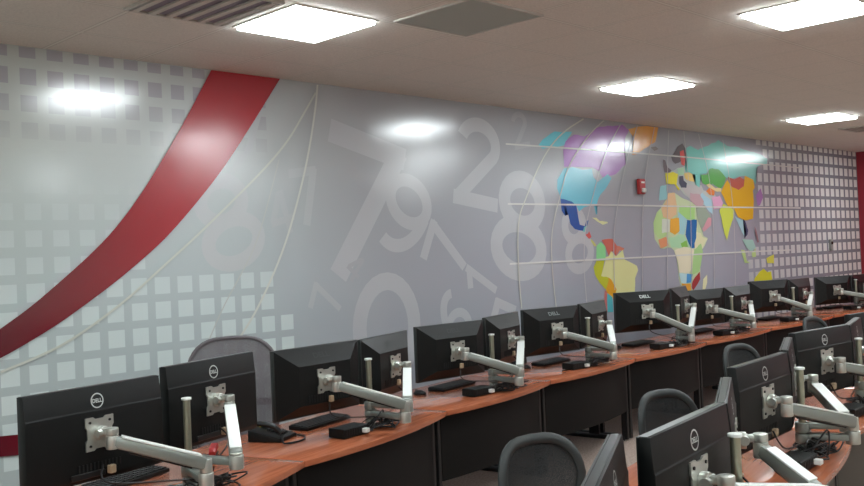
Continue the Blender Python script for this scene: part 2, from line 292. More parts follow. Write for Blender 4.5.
# mural background: design colour drifts along the wall (x 2 to 15.5), printed lighter at the left
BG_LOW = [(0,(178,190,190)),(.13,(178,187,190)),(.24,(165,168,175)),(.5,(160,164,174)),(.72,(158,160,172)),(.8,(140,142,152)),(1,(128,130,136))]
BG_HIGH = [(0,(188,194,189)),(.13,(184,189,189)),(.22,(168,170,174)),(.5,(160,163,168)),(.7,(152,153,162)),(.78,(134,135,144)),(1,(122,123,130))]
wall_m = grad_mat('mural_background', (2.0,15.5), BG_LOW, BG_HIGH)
sq_left = grad_mat('left_square_print', (2.0,15.5), BG_LOW, BG_HIGH)
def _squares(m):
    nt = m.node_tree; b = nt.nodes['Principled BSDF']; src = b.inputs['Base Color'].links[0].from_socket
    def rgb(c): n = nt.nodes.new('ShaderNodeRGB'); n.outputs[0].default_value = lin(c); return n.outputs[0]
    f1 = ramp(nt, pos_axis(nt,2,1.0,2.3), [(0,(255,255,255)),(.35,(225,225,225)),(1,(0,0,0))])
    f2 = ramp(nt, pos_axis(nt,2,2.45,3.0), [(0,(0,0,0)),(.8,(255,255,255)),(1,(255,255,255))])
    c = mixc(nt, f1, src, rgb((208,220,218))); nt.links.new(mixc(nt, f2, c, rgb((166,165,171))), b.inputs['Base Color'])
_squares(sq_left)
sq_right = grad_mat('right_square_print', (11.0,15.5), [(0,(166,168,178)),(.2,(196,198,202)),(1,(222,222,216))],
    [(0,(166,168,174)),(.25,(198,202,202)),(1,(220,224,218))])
M = {}
M['num'] = print_mat((184,186,190)); M['num_dim'] = print_mat((173,174,179)); M['num_left'] = print_mat((182,186,188)); M['num_deep'] = print_mat((187,190,192))
M['red'] = gloss(mat('red_band_print', (176,38,52)))
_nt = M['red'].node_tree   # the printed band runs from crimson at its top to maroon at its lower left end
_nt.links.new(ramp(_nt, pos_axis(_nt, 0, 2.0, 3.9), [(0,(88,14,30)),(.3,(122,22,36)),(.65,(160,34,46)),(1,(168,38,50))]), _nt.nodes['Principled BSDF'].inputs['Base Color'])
M['redwall'] = mat('red_wall_paint', (140,26,42), .7, bump=.1)
M['white_wall'] = mat('plain_wall_paint', (232,230,224), .8, bump=.1)
M['black'] = mat('black_plastic', (8,11,11), .45, spec=.3, bump=.15, bscale=900)
M['black_slope'] = mat('black_glossy_plastic', (9,12,12), .4, spec=.35)
M['rim'] = mat('dark_grey_bezel', (30,35,34), .3)
M['screen'] = mat('dark_screen_glass', (10,11,14), .12)
M['logo'] = mat('silver_and_glint_lettering', (205,212,210), .35, .3)  # silver emblems; on one wedge monitor, light reflected off its letters
M['logo_glint'] = mat('glint_grey_lettering', (110,115,115), .4)  # grey carries a weaker glint on one wedge monitor's letters
M['logo_dim'] = mat('dark_grey_lettering', (12,14,15), .5)
M['steel'] = mat('polished_aluminium', (200,203,196), .3, .75, var=.08, vscale=30)
M['arm'] = mat('silver_grey_paint', (146,152,146), .32, .5)
M['white_top'] = mat('arm_highlight_and_cap_white', (232,236,232), .35)  # pole caps, and overhead light painted onto the arm tops
M['pole'] = mat('satin_steel_pole', (170,170,150), .3, .8)
M['cable'] = mat('black_cable_rubber', (20,20,22), .5)
M['beige'] = mat('beige_plastic', (190,170,140), .5)
M['whitep'] = mat('white_plastic', (220,222,218), .4)
M['redp'] = mat('red_plastic', (175,30,30), .4)
M['yellow'] = mat('yellow_paper_tag', (215,200,70), .6)
M['panel'] = mat('charcoal_laminate', (13,12,11), .6, spec=.2, var=.06, vscale=20)
M['panel2'] = mat('taupe_laminate', (62,58,50), .55, var=.06, vscale=20)
M['metal_dark'] = mat('black_powder_coat', (12,12,13), .45)
M['fabric'] = mat('black_seat_fabric', (14,15,16), .9, bump=.5, bscale=500)
M['rimchair'] = mat('dark_grey_chair_frame', (40,45,45), .5)
M['net_rim'] = mat('mauve_grey_chair_rim', (88,82,86), .6)
M['ceil_metal'] = mat('white_grid_metal', (190,186,178), .5)
M['duct'] = mat('dark_duct_interior', (135,125,138), .8)
M['grey_tile'] = mat('grey_speaker_grille', (166,172,166), .8, bump=.3, bscale=600)
M['diff'] = mat('light_diffuser', (255,255,252), .5, emit=LIGHT)
M['key'] = mat('black_keycaps', (32,33,35), .6)
M['alarm_red'] = mat('red_alarm_plastic', (175,40,42), .35)
M['clear'] = mat('strobe_lens', (215,215,210), .1)
# cherry laminate desk top
def wood():
    m = mat('cherry_laminate', (150,78,52), .22); nt = m.node_tree; b = nt.nodes['Principled BSDF']
    tc = nt.nodes.new('ShaderNodeTexCoord'); mp = nt.nodes.new('ShaderNodeMapping'); mp.inputs['Scale'].default_value = (1.2,16,16)
    nt.links.new(tc.outputs['Object'], mp.inputs[0])
    n = nt.nodes.new('ShaderNodeTexNoise'); n.inputs['Scale'].default_value = 2.2; n.inputs['Detail'].default_value = 6; n.inputs['Distortion'].default_value = .6
    nt.links.new(mp.outputs[0], n.inputs[0])
    nt.links.new(ramp(nt, n.outputs[0], [(.25,(150,82,54)),(.5,(172,98,66)),(.8,(188,114,80))]), b.inputs['Base Color'])
    b.inputs['Coat Weight'].default_value = .2; b.inputs['Coat Roughness'].default_value = .2
    return m
M['wood'] = wood()
# see-through chair mesh
def chair_mesh(name, c, lo):
    m = mat(name, c, .8); nt = m.node_tree; b = nt.nodes['Principled BSDF']; out = nt.nodes['Material Output']
    tc = nt.nodes.new('ShaderNodeTexCoord'); ck = nt.nodes.new('ShaderNodeTexVoronoi'); ck.inputs['Scale'].default_value = 260
    nt.links.new(tc.outputs['Object'], ck.inputs[0])
    r = nt.nodes.new('ShaderNodeMapRange'); r.inputs[1].default_value = .15; r.inputs[2].default_value = .65; r.inputs[3].default_value = lo; r.inputs[4].default_value = 1
    nt.links.new(ck.outputs['Distance'], r.inputs[0])
    tr = nt.nodes.new('ShaderNodeBsdfTransparent'); mx = nt.nodes.new('ShaderNodeMixShader')
    nt.links.new(r.outputs[0], mx.inputs[0]); nt.links.new(tr.outputs[0], mx.inputs[1]); nt.links.new(b.outputs[0], mx.inputs[2]); nt.links.new(mx.outputs[0], out.inputs[0])
    return m
M['mesh'] = chair_mesh('chair_mesh_fabric', (36,39,40), .78); M['net'] = chair_mesh('open_chair_net', (98,92,97), .55)
# acoustic tile ceiling, 0.61 m grid lines
def ceiling_mat():
    m = mat('acoustic_tile', (222,212,202), .9, bump=.4, bscale=350); nt = m.node_tree; b = nt.nodes['Principled BSDF']
    g = nt.nodes.new('ShaderNodeNewGeometry'); sp = nt.nodes.new('ShaderNodeSeparateXYZ'); nt.links.new(g.outputs['Position'], sp.inputs[0])
    def M_(op, a, bv=None, c=None):
        n = nt.nodes.new('ShaderNodeMath'); n.operation = op
        for i, v in enumerate((a, bv, c)):
            if v is None: continue
            if isinstance(v, (int, float)): n.inputs[i].default_value = v
            else: nt.links.new(v, n.inputs[i])
        return n.outputs[0]
    ds = []
    for ax, o in ((0,3.02),(1,4.56)):
        d = M_('DIVIDE', M_('SUBTRACT', sp.outputs[ax], o), .61)
        f = M_('ABSOLUTE', M_('SUBTRACT', M_('FRACT', M_('ADD', d, .5)), .5)); ds.append(f)
    mn = M_('MINIMUM', ds[0], ds[1])
    inbar = M_('LESS_THAN', mn, .019); edge = M_('LESS_THAN', M_('ABSOLUTE', M_('SUBTRACT', mn, .021)), .006)
    n = nt.nodes.new('ShaderNodeTexNoise'); n.inputs['Scale'].default_value = 90; n.inputs['Detail'].default_value = 3
    nt.links.new(g.outputs['Position'], n.inputs[0])
    base = ramp(nt, n.outputs[0], [(.3,(212,206,198)),(.7,(226,220,211))])
    cb = nt.nodes.new('ShaderNodeRGB'); cb.outputs[0].default_value = lin((224,221,212)); ce = nt.nodes.new('ShaderNodeRGB'); ce.outputs[0].default_value = lin((198,192,184))
    a = mixc(nt, inbar, base, cb.outputs[0]); nt.links.new(mixc(nt, edge, a, ce.outputs[0]), b.inputs['Base Color'])
    return m
def carpet():
    m = mat('carpet_pile', (120,95,85), .95, bump=.8, bscale=300); nt = m.node_tree; b = nt.nodes['Principled BSDF']
    n = nt.nodes.new('ShaderNodeTexNoise'); n.inputs['Scale'].default_value = 60; g = nt.nodes.new('ShaderNodeNewGeometry'); nt.links.new(g.outputs['Position'], n.inputs[0])
    nt.links.new(ramp(nt, n.outputs[0], [(.3,(140,122,112)),(.7,(180,160,148))]), b.inputs['Base Color']); return m

# ---------------------------------------------------------------- room shell
X0, X1, Y0 = -3.4, 15.55, -4.2
def slab(name, c, d, m): return struct(MB().box(c, d).build(name, m, smooth=False))
slab('floor', ((X0+X1)/2,(Y0+WALL_Y)/2,-.05), (X1-X0+.4,WALL_Y-Y0+.4,.1), carpet())
slab('ceiling', ((X0+X1)/2,(Y0+WALL_Y)/2,CEIL+.05), (X1-X0+.4,WALL_Y-Y0+.4,.1), ceiling_mat())
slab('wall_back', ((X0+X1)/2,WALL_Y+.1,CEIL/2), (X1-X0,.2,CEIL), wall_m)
slab('wall_right', (X1+.1,(Y0+WALL_Y)/2,CEIL/2), (.2,WALL_Y-Y0+.4,CEIL), M['redwall'])
slab('wall_left', (X0-.1,(Y0+WALL_Y)/2,CEIL/2), (.2,WALL_Y-Y0+.4,CEIL), M['white_wall'])
slab('wall_front', ((X0+X1)/2,Y0-.1,CEIL/2), (X1-X0,.2,CEIL), M['white_wall'])
slab('baseboard_back', ((X0+X1)/2,WALL_Y-.006,.05), (X1-X0,.012,.1), M['metal_dark'])

# ---------------------------------------------------------------- mural on the back wall
mural = thing('wall_mural', 'full-wall printed mural with red band, pale numerals and coloured world map', 'mural', (2,WALL_Y,0))
def shape(name, polys, m, k):
    """flat printed shapes lying k layers out from the wall"""
    mb = MB(); y = -.0008*k
    for p in polys:
        vs = [mb.bm.verts.new((x-2,y,z)) for x,z in p]
        f = mb.bm.faces.new(vs); bmesh.ops.triangulate(mb.bm, faces=[f])
    for f in mb.bm.faces:
        f.normal_update()
        if f.normal.y > 0: f.normal_flip()
    me = bpy.data.meshes.new(name); mb.bm.to_mesh(me); mb.bm.free(); me.materials.append(m)
    o = bpy.data.objects.new(name, me); col.objects.link(o); o.parent = mural; return o
def rect(x, z, w, h): return [(x-w/2,z-h/2),(x+w/2,z-h/2),(x+w/2,z+h/2),(x-w/2,z+h/2)]
polys = []
for i in range(-30, 40):
    for j in range(0, 16):
        x = 3.150+.1685*(i-7); z = 3.084-.164*j
        lim = 2.6 if j < 4 else (2.0 if j < 9 else 4.2-(j-13)*-.06)
        if x < -2.2: continue
        if j < 5 and x > 4.0: continue
        if 5 <= j < 9 and x > 3.0: continue
        if j >= 9 and x > 4.05+(j-9)*.07: continue
        zz = min(z+.05, CEIL-.004)
        if zz-(z-.05) < .03: continue
        s = .112 if j > 8 else .1
        polys.append([(x-s/2,z-s/2),(x+s/2,z-s/2),(x+s/2,min(z+s/2,CEIL-.004)),(x-s/2,min(z+s/2,CEIL-.004))])
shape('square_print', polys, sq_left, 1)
polys = []
for i in range(0, 22):
    for j in range(0, 19):
        x = 15.456-.1885*i; z = 3.09-.1655*j
        if x < 11.9+(.35 if j in (1,2) else 0)-(.3 if j > 8 else 0): continue
        polys.append([(x-.064,z-.058),(x+.064,z-.058),(x+.064,min(z+.058,CEIL-.004)),(x-.064,min(z+.058,CEIL-.004))])
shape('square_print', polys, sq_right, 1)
def arc(cx, cz, rx, rz, a0, a1, n=28): return [(cx+rx*math.cos(math.radians(a0+(a1-a0)*i/n)), cz+rz*math.sin(math.radians(a0+(a1-a0)*i/n))) for i in range(n+1)]
def strokes(ch):
    """centre lines of a heavy numeral one unit high, as (points, closed)"""
    return {'0': [(arc(0,0,.25,.41,0,360)[:-1],True)],
     '8': [(arc(0,.215,.2,.2,0,360)[:-1],True), (arc(0,-.2,.25,.215,0,360)[:-1],True)],
     '9': [(arc(0,.18,.23,.24,0,360)[:-1],True), (arc(-.06,.12,.29,.53,0,-105),False)],
     '6': [(arc(0,-.18,.23,.24,0,360)[:-1],True), (arc(.06,-.12,.29,.53,180,75),False)],
     '2': [(arc(0,.2,.23,.22,165,-25)+[(-.24,-.41)],False), ([(-.3,-.42),(.3,-.42)],False)],
     '7': [([(-.3,.42),(.3,.42)],False), ([(.25,.46),(-.08,-.5)],False)],
     '1': [([(.08,.5),(.08,-.5)],False), ([(.1,.42),(-.2,.2)],False)],
     '4': [([(.12,-.5),(.12,.5)],False), ([(.08,.46),(-.28,-.14)],False), ([(-.33,-.17),(.33,-.17)],False)],
     '5': [([(.27,.42),(-.22,.42)],False), ([(-.17,.48),(-.2,.02)],False), (arc(-.02,-.17,.25,.25,125,-150),False)]}[ch]
for k, (ch, x, z, h, rot, wf) in enumerate(NUMERALS):
    a = math.radians(rot); mb = MB(); wd = .155*h
    for si, (pp, closed) in enumerate(strokes(ch)):
        P2 = []
        for (u, v) in pp:
            u *= h*wf; v *= h; P2.append((x+u*math.cos(a)-v*math.sin(a), z+u*math.sin(a)+v*math.cos(a)))
        n = len(P2); Ls = []; Rs = []; y = -.0008*(1.9+.03*k+.25*si)
        for i in range(n):
            p0 = P2[(i-1)%n] if (closed or i) else P2[0]; p1 = P2[(i+1)%n] if (closed or i < n-1) else P2[-1]
            d = math.hypot(p1[0]-p0[0],p1[1]-p0[1]); nx, nz = -(p1[1]-p0[1])/d*wd/2, (p1[0]-p0[0])/d*wd/2
            Ls.append(mb.bm.verts.new((P2[i][0]+nx-2,y,min(P2[i][1]+nz,CEIL-.005)))); Rs.append(mb.bm.verts.new((P2[i][0]-nx-2,y,min(P2[i][1]-nz,CEIL-.005))))
        for i in range(n if closed else n-1):
            f = mb.bm.faces.new((Ls[i],Ls[(i+1)%n],Rs[(i+1)%n],Rs[i])); f.normal_update()
            if f.normal.y > 0: f.normal_flip()
    me = bpy.data.meshes.new('numeral'); mb.bm.to_mesh(me); mb.bm.free()
    me.materials.append(M['num_deep'] if (x < 4 and z < 2.3) else M['num_left'] if x < 4.6 else (M['num_dim'] if (z > 2.85 or h < .34) else M['num']))
    o = bpy.data.objects.new('numeral', me); col.objects.link(o); o.parent = mural
def rough_edge(p, amp=.14):
    out = []; rnd = random.Random(len(p)*7+int(abs(p[0][0])*100))
    n = len(p)
    for i in range(n):
        (ax,az),(bx,bz) = p[i], p[(i+1)%n]; out.append((ax,az)); d = math.hypot(bx-ax,bz-az)
        if d > .12:
            for t in (.33,.67):
                r = (rnd.random()-.5)*amp*d*.5; out.append((ax+(bx-ax)*t-(bz-az)/d*r, az+(bz-az)*t+(bx-ax)/d*r))
    return [(x, min(z, CEIL-.006)) for x,z in out]
for k, (n, c, p) in enumerate(COUNTRIES): shape(n, [rough_edge(p)], print_mat(c), 3+k*.12)
def smooth_line(p, it=2):
    for _ in range(it):
        q = [p[0]]
        for i in range(len(p)-1):
            (ax,az),(bx,bz) = p[i], p[i+1]; q += [(ax*.75+bx*.25,az*.75+bz*.25),(ax*.25+bx*.75,az*.25+bz*.75)]
        p = q+[p[-1]]
    return p
for k, (n, w, c, p) in enumerate(LINES):
    p = smooth_line(p); L = []; R = []
    for i, (x, z) in enumerate(p):
        a = p[max(i-1,0)]; b = p[min(i+1,len(p)-1)]; d = math.hypot(b[0]-a[0],b[1]-a[1]) or 1; nx, nz = -(b[1]-a[1])/d*w/2, (b[0]-a[0])/d*w/2
        z = min(z, CEIL-.012); nx *= .75; nz *= .75; L.append((x+nx,z+nz)); R.append((x-nx,z-nz))
    shape(n, [[L[i],L[i+1],R[i+1],R[i]] for i in range(len(p)-1)], print_mat(c), 12+k*.15)
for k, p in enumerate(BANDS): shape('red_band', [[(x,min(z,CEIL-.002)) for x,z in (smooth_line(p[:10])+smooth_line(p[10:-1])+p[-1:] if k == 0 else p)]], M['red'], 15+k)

# small fittings on the wall
fa = thing('fire_alarm', 'small red fire alarm with white strobe on the mural ocean', 'fire alarm', (9.05,WALL_Y-.015,2.40))
MB().box((0,-.02,0),(.12,.045,.17),bev=.008).build('body', M['alarm_red'], fa)
MB().box((0,-.055,-.045),(.07,.03,.05),bev=.008).build('strobe_lens', M['clear'], fa)
MB().box((0,-.046,.045),(.06,.006,.02)).build('horn_grille', M['whitep'], fa)
th = thing('wall_thermostat', 'small grey box on the squared part of the wall near the red corner', 'thermostat', (14.33,WALL_Y-.002,1.63))
MB().box((0,-.015,0),(.1,.026,.17),bev=.006).build('body', mat('grey_plastic',(128,126,122),.5), th)
MB().box((0,-.031,.03),(.06,.006,.04)).build('display', M['screen'], th)

# ---------------------------------------------------------------- ceiling fittings
proto = thing('ceiling_light', 'square ceiling light panel', 'ceiling light', (0,0,CEIL))
q = MB(); s = .3
for sx, sy, dx, dy in ((0,-.292,.6,.016),(0,.292,.6,.016),(-.292,0,.016,.568),(.292,0,.016,.568)): q.box((sx,sy,-.003),(dx,dy,.008))
q.build('frame', M['ceil_metal'], proto, smooth=False)
MB().box((0,0,-.012),(.566,.566,.024),bev=.004).build('diffuser', M['diff'], proto, smooth=False)
LIGHTS = [(3.33,4.25,'brightest square ceiling light above the red band at the left'),
 (6.98,4.25,'square ceiling light in the middle above the map of the Americas'),
 (10.66,4.25,'smaller distant square ceiling light before the far end of the ceiling'),
 (5.58,2.28,'square ceiling light cut by the upper right picture edge'),
 (14.33,4.25,None),(-.32,4.25,None),(1.93,2.28,None),(9.23,2.28,None),(12.9,2.28,None),(-1.75,2.28,None),
 (-.32,.3,None),(3.33,.3,None),(6.98,.3,None),(10.66,.3,None),(14.33,.3,None),
 (1.93,-1.7,None),(5.58,-1.7,None),(9.23,-1.7,None),(12.9,-1.7,None),(-1.75,-1.7,None)]
for i, (x, y, lb) in enumerate(LIGHTS):
    o = proto if i == 0 else copy_tree(proto)
    o.location = (x,y,CEIL-.0005)
    o['label'] = lb or 'square ceiling light outside the picture, shining on the room and mural'
    o['group'] = 'square ceiling lights'
sp_ = thing('ceiling_panel', 'dark grey square panel in the ceiling between two lights', 'ceiling panel', (4.01,3.6,CEIL-.0005))
MB().box((0,0,-.004),(.6,.6,.008)).build('grille', M['grey_tile'], sp_, smooth=False)
q = MB()
for sx, sy, dx, dy in ((0,-.302,.62,.012),(0,.302,.62,.012),(-.302,0,.012,.6),(.302,0,.012,.6)): q.box((sx,sy,-.005),(dx,dy,.012))
q.build('frame', M['ceil_metal'], sp_, smooth=False)
def vent(x, y, label, n, alongy=True):
    v = thing('ceiling_vent', label, 'ceiling vent', (x,y,CEIL-.0005), 0)
    MB().box((0,0,-.002),(.58,.58,.004)).build('duct_opening', M['duct'], v, smooth=False)
    q = MB()
    for sx, sy, dx, dy in ((0,-.292,.6,.018),(0,.292,.6,.018),(-.292,0,.018,.568),(.292,0,.018,.568)): q.box((sx,sy,-.008),(dx,dy,.014))
    q.build('frame', M['ceil_metal'], v, smooth=False)
    for i in range(n):
        t = -.25+.5*i/(n-1)
        MB().box((t,0,-.012) if alongy else (0,t,-.012), (.035,.56,.012) if alongy else (.56,.02,.012)).build('slat', M['ceil_metal'], v, smooth=False)
vent(2.66,4.25,'white slatted air vent at the top left of the ceiling',6)
vent(12.2,4.25,'dark slatted air vent far off by the red end wall',9,False)

# ---------------------------------------------------------------- desks
ROW1 = [(1.42,3.24),(2.82,3.75),(4.26,4.15),(5.68,4.41),(7.15,4.59),(8.6,4.68),(10.25,4.76),(12.15,4.8),(14.1,4.8)]
ROW2 = [(.95,.6),(2.2,1.08),(3.5,1.56),(4.86,1.86),(6.3,2.1),(7.75,2.25)]
ORD = ['first','second','third','fourth','fifth','sixth','seventh','eighth']
def desk(a, b, depth, panel_m, label, group, bulge=.07, prev=None, nxt=None):
    a, b = Vector(a), Vector(b); L = (b-a).length; ang = math.atan2(b.y-a.y, b.x-a.x)
    d = thing('desk', label, 'desk', (a.x,a.y,0), ang, group)
    g = .002
    def fan(p, q, r, t):   # half the turn between neighbouring desks, so the tops meet in one seam
        return depth*math.tan((math.atan2(q[1]-p[1],q[0]-p[0])-math.atan2(t[1]-r[1],t[0]-r[0]))/2)
    fl = fan(prev, a, a, b) if prev else 0; fr_ = fan(a, b, b, nxt) if nxt else 0
    pts = []
    n = 14
    for i in range(n+1):
        t = i/n; pts.append((g+(L-2*g)*t, -bulge*4*t*(1-t)))
    pts += [(L-g+fr_, depth), (g-fl, depth)]
    MB().prism(pts, .708, .74, 'z', .003).build('desktop', M['wood'], d)
    # curved modesty panel under the bowed front
    ins = .09; pa = []
    for i in range(n+1):
        t = i/n; pa.append((.05+(L-.1)*t, ins-(bulge)*4*t*(1-t)))
    pa += [(x, y+.02) for x, y in reversed(pa)]
    MB().prism(pa, .27, .706, 'z').build('modesty_panel', panel_m, d)
    for x in (.03, L-.03):
        q = MB(); q.box((x,.12,.36),(.035,.06,.69),bev=.004); q.box((x,depth*.55,.02),(.05,depth*.8,.04),bev=.01); q.box((x,depth*.5,.69),(.03,depth*.7,.03))
        q.box((x,depth*.55,.36),(.03,.1,.66))
        l = q.build('leg', M['metal_dark'], d)
        MB().cyl((x,depth*.18,0.001),(x,depth*.18,.01),.022).build('glide', M['whitep'], l)
    return d
for i in range(8):
    desk(ROW1[i], ROW1[i+1], .78, M['panel'], 'cherry-topped far-row desk, %s from the left along the mural' % ORD[i], 'desks of the far row', .07, ROW1[i-1] if i else None, ROW1[i+2] if i < 7 else None)
for i in range(5):
    desk(ROW2[i], ROW2[i+1], .78, M['panel2'], ['cherry-topped near-row desk at the bottom edge of the picture','near-row cherry desk under the logo monitors at bottom centre',
      'near-row cherry desk with the tangled arm at the right edge','near-row cherry desk third from the bottom at the right edge','farthest near-row cherry desk cut by the right picture edge'][i], 'desks of the near row', .05, ROW2[i-1] if i else None, ROW2[i+2] if i < 4 else None)

# ---------------------------------------------------------------- monitors
def monitor_flat(label, w, h, group):
    t = thing('computer_monitor', label, 'monitor', group=group)
    prof = [(.010,h/2),(.001,h/2-.095),(-.002,h/2-.1),(.0,-h/2+.02),(.006,-h/2),(.042,-h/2),(.046,-h/2+.004),(.046,h/2-.004),(.042,h/2)]
    MB().prism(prof, -w/2, w/2, 'x', .0025).build('housing', M['black'], t)
    q = MB()
    for cx, cz, dx, dz in ((0,h/2-.009,w-.004,.016),(0,-h/2+.011,w-.004,.02),(-w/2+.01,0,.016,h-.03),(w/2-.01,0,.016,h-.03)): q.box((cx,.048,cz),(dx,.006,dz),bev=.001)
    q.build('bezel', M['rim'], t)
    MB().box((0,.0475,.001),(w-.036,.002,h-.042)).build('screen', M['screen'], t, smooth=False)
    MB().box((0,.03,h/2+.0006),(w-.008,.022,.0012)).build('top_edge', M['rim'], t, smooth=False)
    # round emblem with lettering
    cz = h/2-.06; yb = .0054; q = MB(); seg = 36; r1, r2 = .031, .026
    sl = (.009/.095)
    for k in range(seg):
        a, b = 2*math.pi*k/seg, 2*math.pi*(k+1)/seg
        P = lambda r, an: q.bm.verts.new((r*math.cos(an), yb-.0026+sl*(r*math.sin(an)), cz+r*math.sin(an)))
        q.bm.faces.new((P(r1,a),P(r1,b),P(r2,b),P(r2,a)))
    bmesh.ops.remove_doubles(q.bm, verts=q.bm.verts, dist=.0001)
    add_text(q, 'DELL', (0,yb-.0028,cz), (1,0,0), (0,sl,1), .0165, .03, .95)
    q.build('logo', M['logo'], t, smooth=False)
    q = MB()
    for i in range(12): q.box((-.1+i*.018,-.0035,-h/2+.06),(.009,.002,.03))
    q.build('air_vent', M['logo_dim'], t, smooth=False)
    MB().box((-.06,.0,-h/2+.03),(.16,.02,.025),bev=.003).build('port_block', M['metal_dark'], t)
    MB().box((.05,-.008,-h/2+.035),(.03,.03,.035),bev=.004).build('video_plug', M['beige'], t)
    return t
def monitor_deep(label, w, h, group, logo):
    t = thing('computer_monitor', label, 'monitor', group=group)
    MB().box((0,.073,0),(w,.026,h),bev=.004,seg=2).build('housing', M['rim'], t)
    MB().frustum(-w/2+.13,w/2-.13,-h/2+.07,h/2-.098,0, -w/2+.004,w/2-.004,-h/2+.006,h/2-.003,.062).build('back_cover', M['black_slope'], t, smooth=False)
    MB().box((0,.0865,.004),(w-.04,.002,h-.05)).build('screen', M['screen'], t, smooth=False)
    q = MB(); sl = .062/.095
    add_text(q, 'DELL', (0,.062*.5-.0025,h/2-.05), (1,0,0), (0,sl,1), .034, .035, 1.25)
    q.build('logo', logo, t, smooth=False)
    q = MB()
    for i in range(14): q.box((-.13+i*.02,.0-.0015,-h/2+.1),(.01,.003,.04))
    q.build('air_vent', M['logo_dim'], t, smooth=False)
    MB().box((.03,-.006,-h/2+.085),(.028,.025,.035),bev=.004).build('video_plug', M['beige'], t)
    return t

def oriented_box(mb, p, q, w, h, up=Vector((0,0,1)), taper=1):
    """beam from p to q, w wide and h high"""
    p, q = Vector(p), Vector(q); d = (q-p); L = d.length; x = d.normalized(); y = up.cross(x).normalized(); z = x.cross(y)
    R = Matrix((x,y,z)).transposed().to_4x4(); R.translation = (p+q)/2
    g = bmesh.ops.create_cube(mb.bm, size=1); vv = g['verts']
    for v in vv:
        k = taper if v.co.x > 0 else 1
        v.co = Vector((v.co.x*L, v.co.y*w*k, v.co.z*h*k))
    ee = list({e for v in vv for e in v.link_edges})
    r = bmesh.ops.bevel(mb.bm, geom=ee, offset=min(w,h)*.22, segments=2, affect='EDGES', profile=.5)
    for v in {v for v in list(vv)+list(r['verts']) if v.is_valid}: v.co = R @ v.co
    return z, y

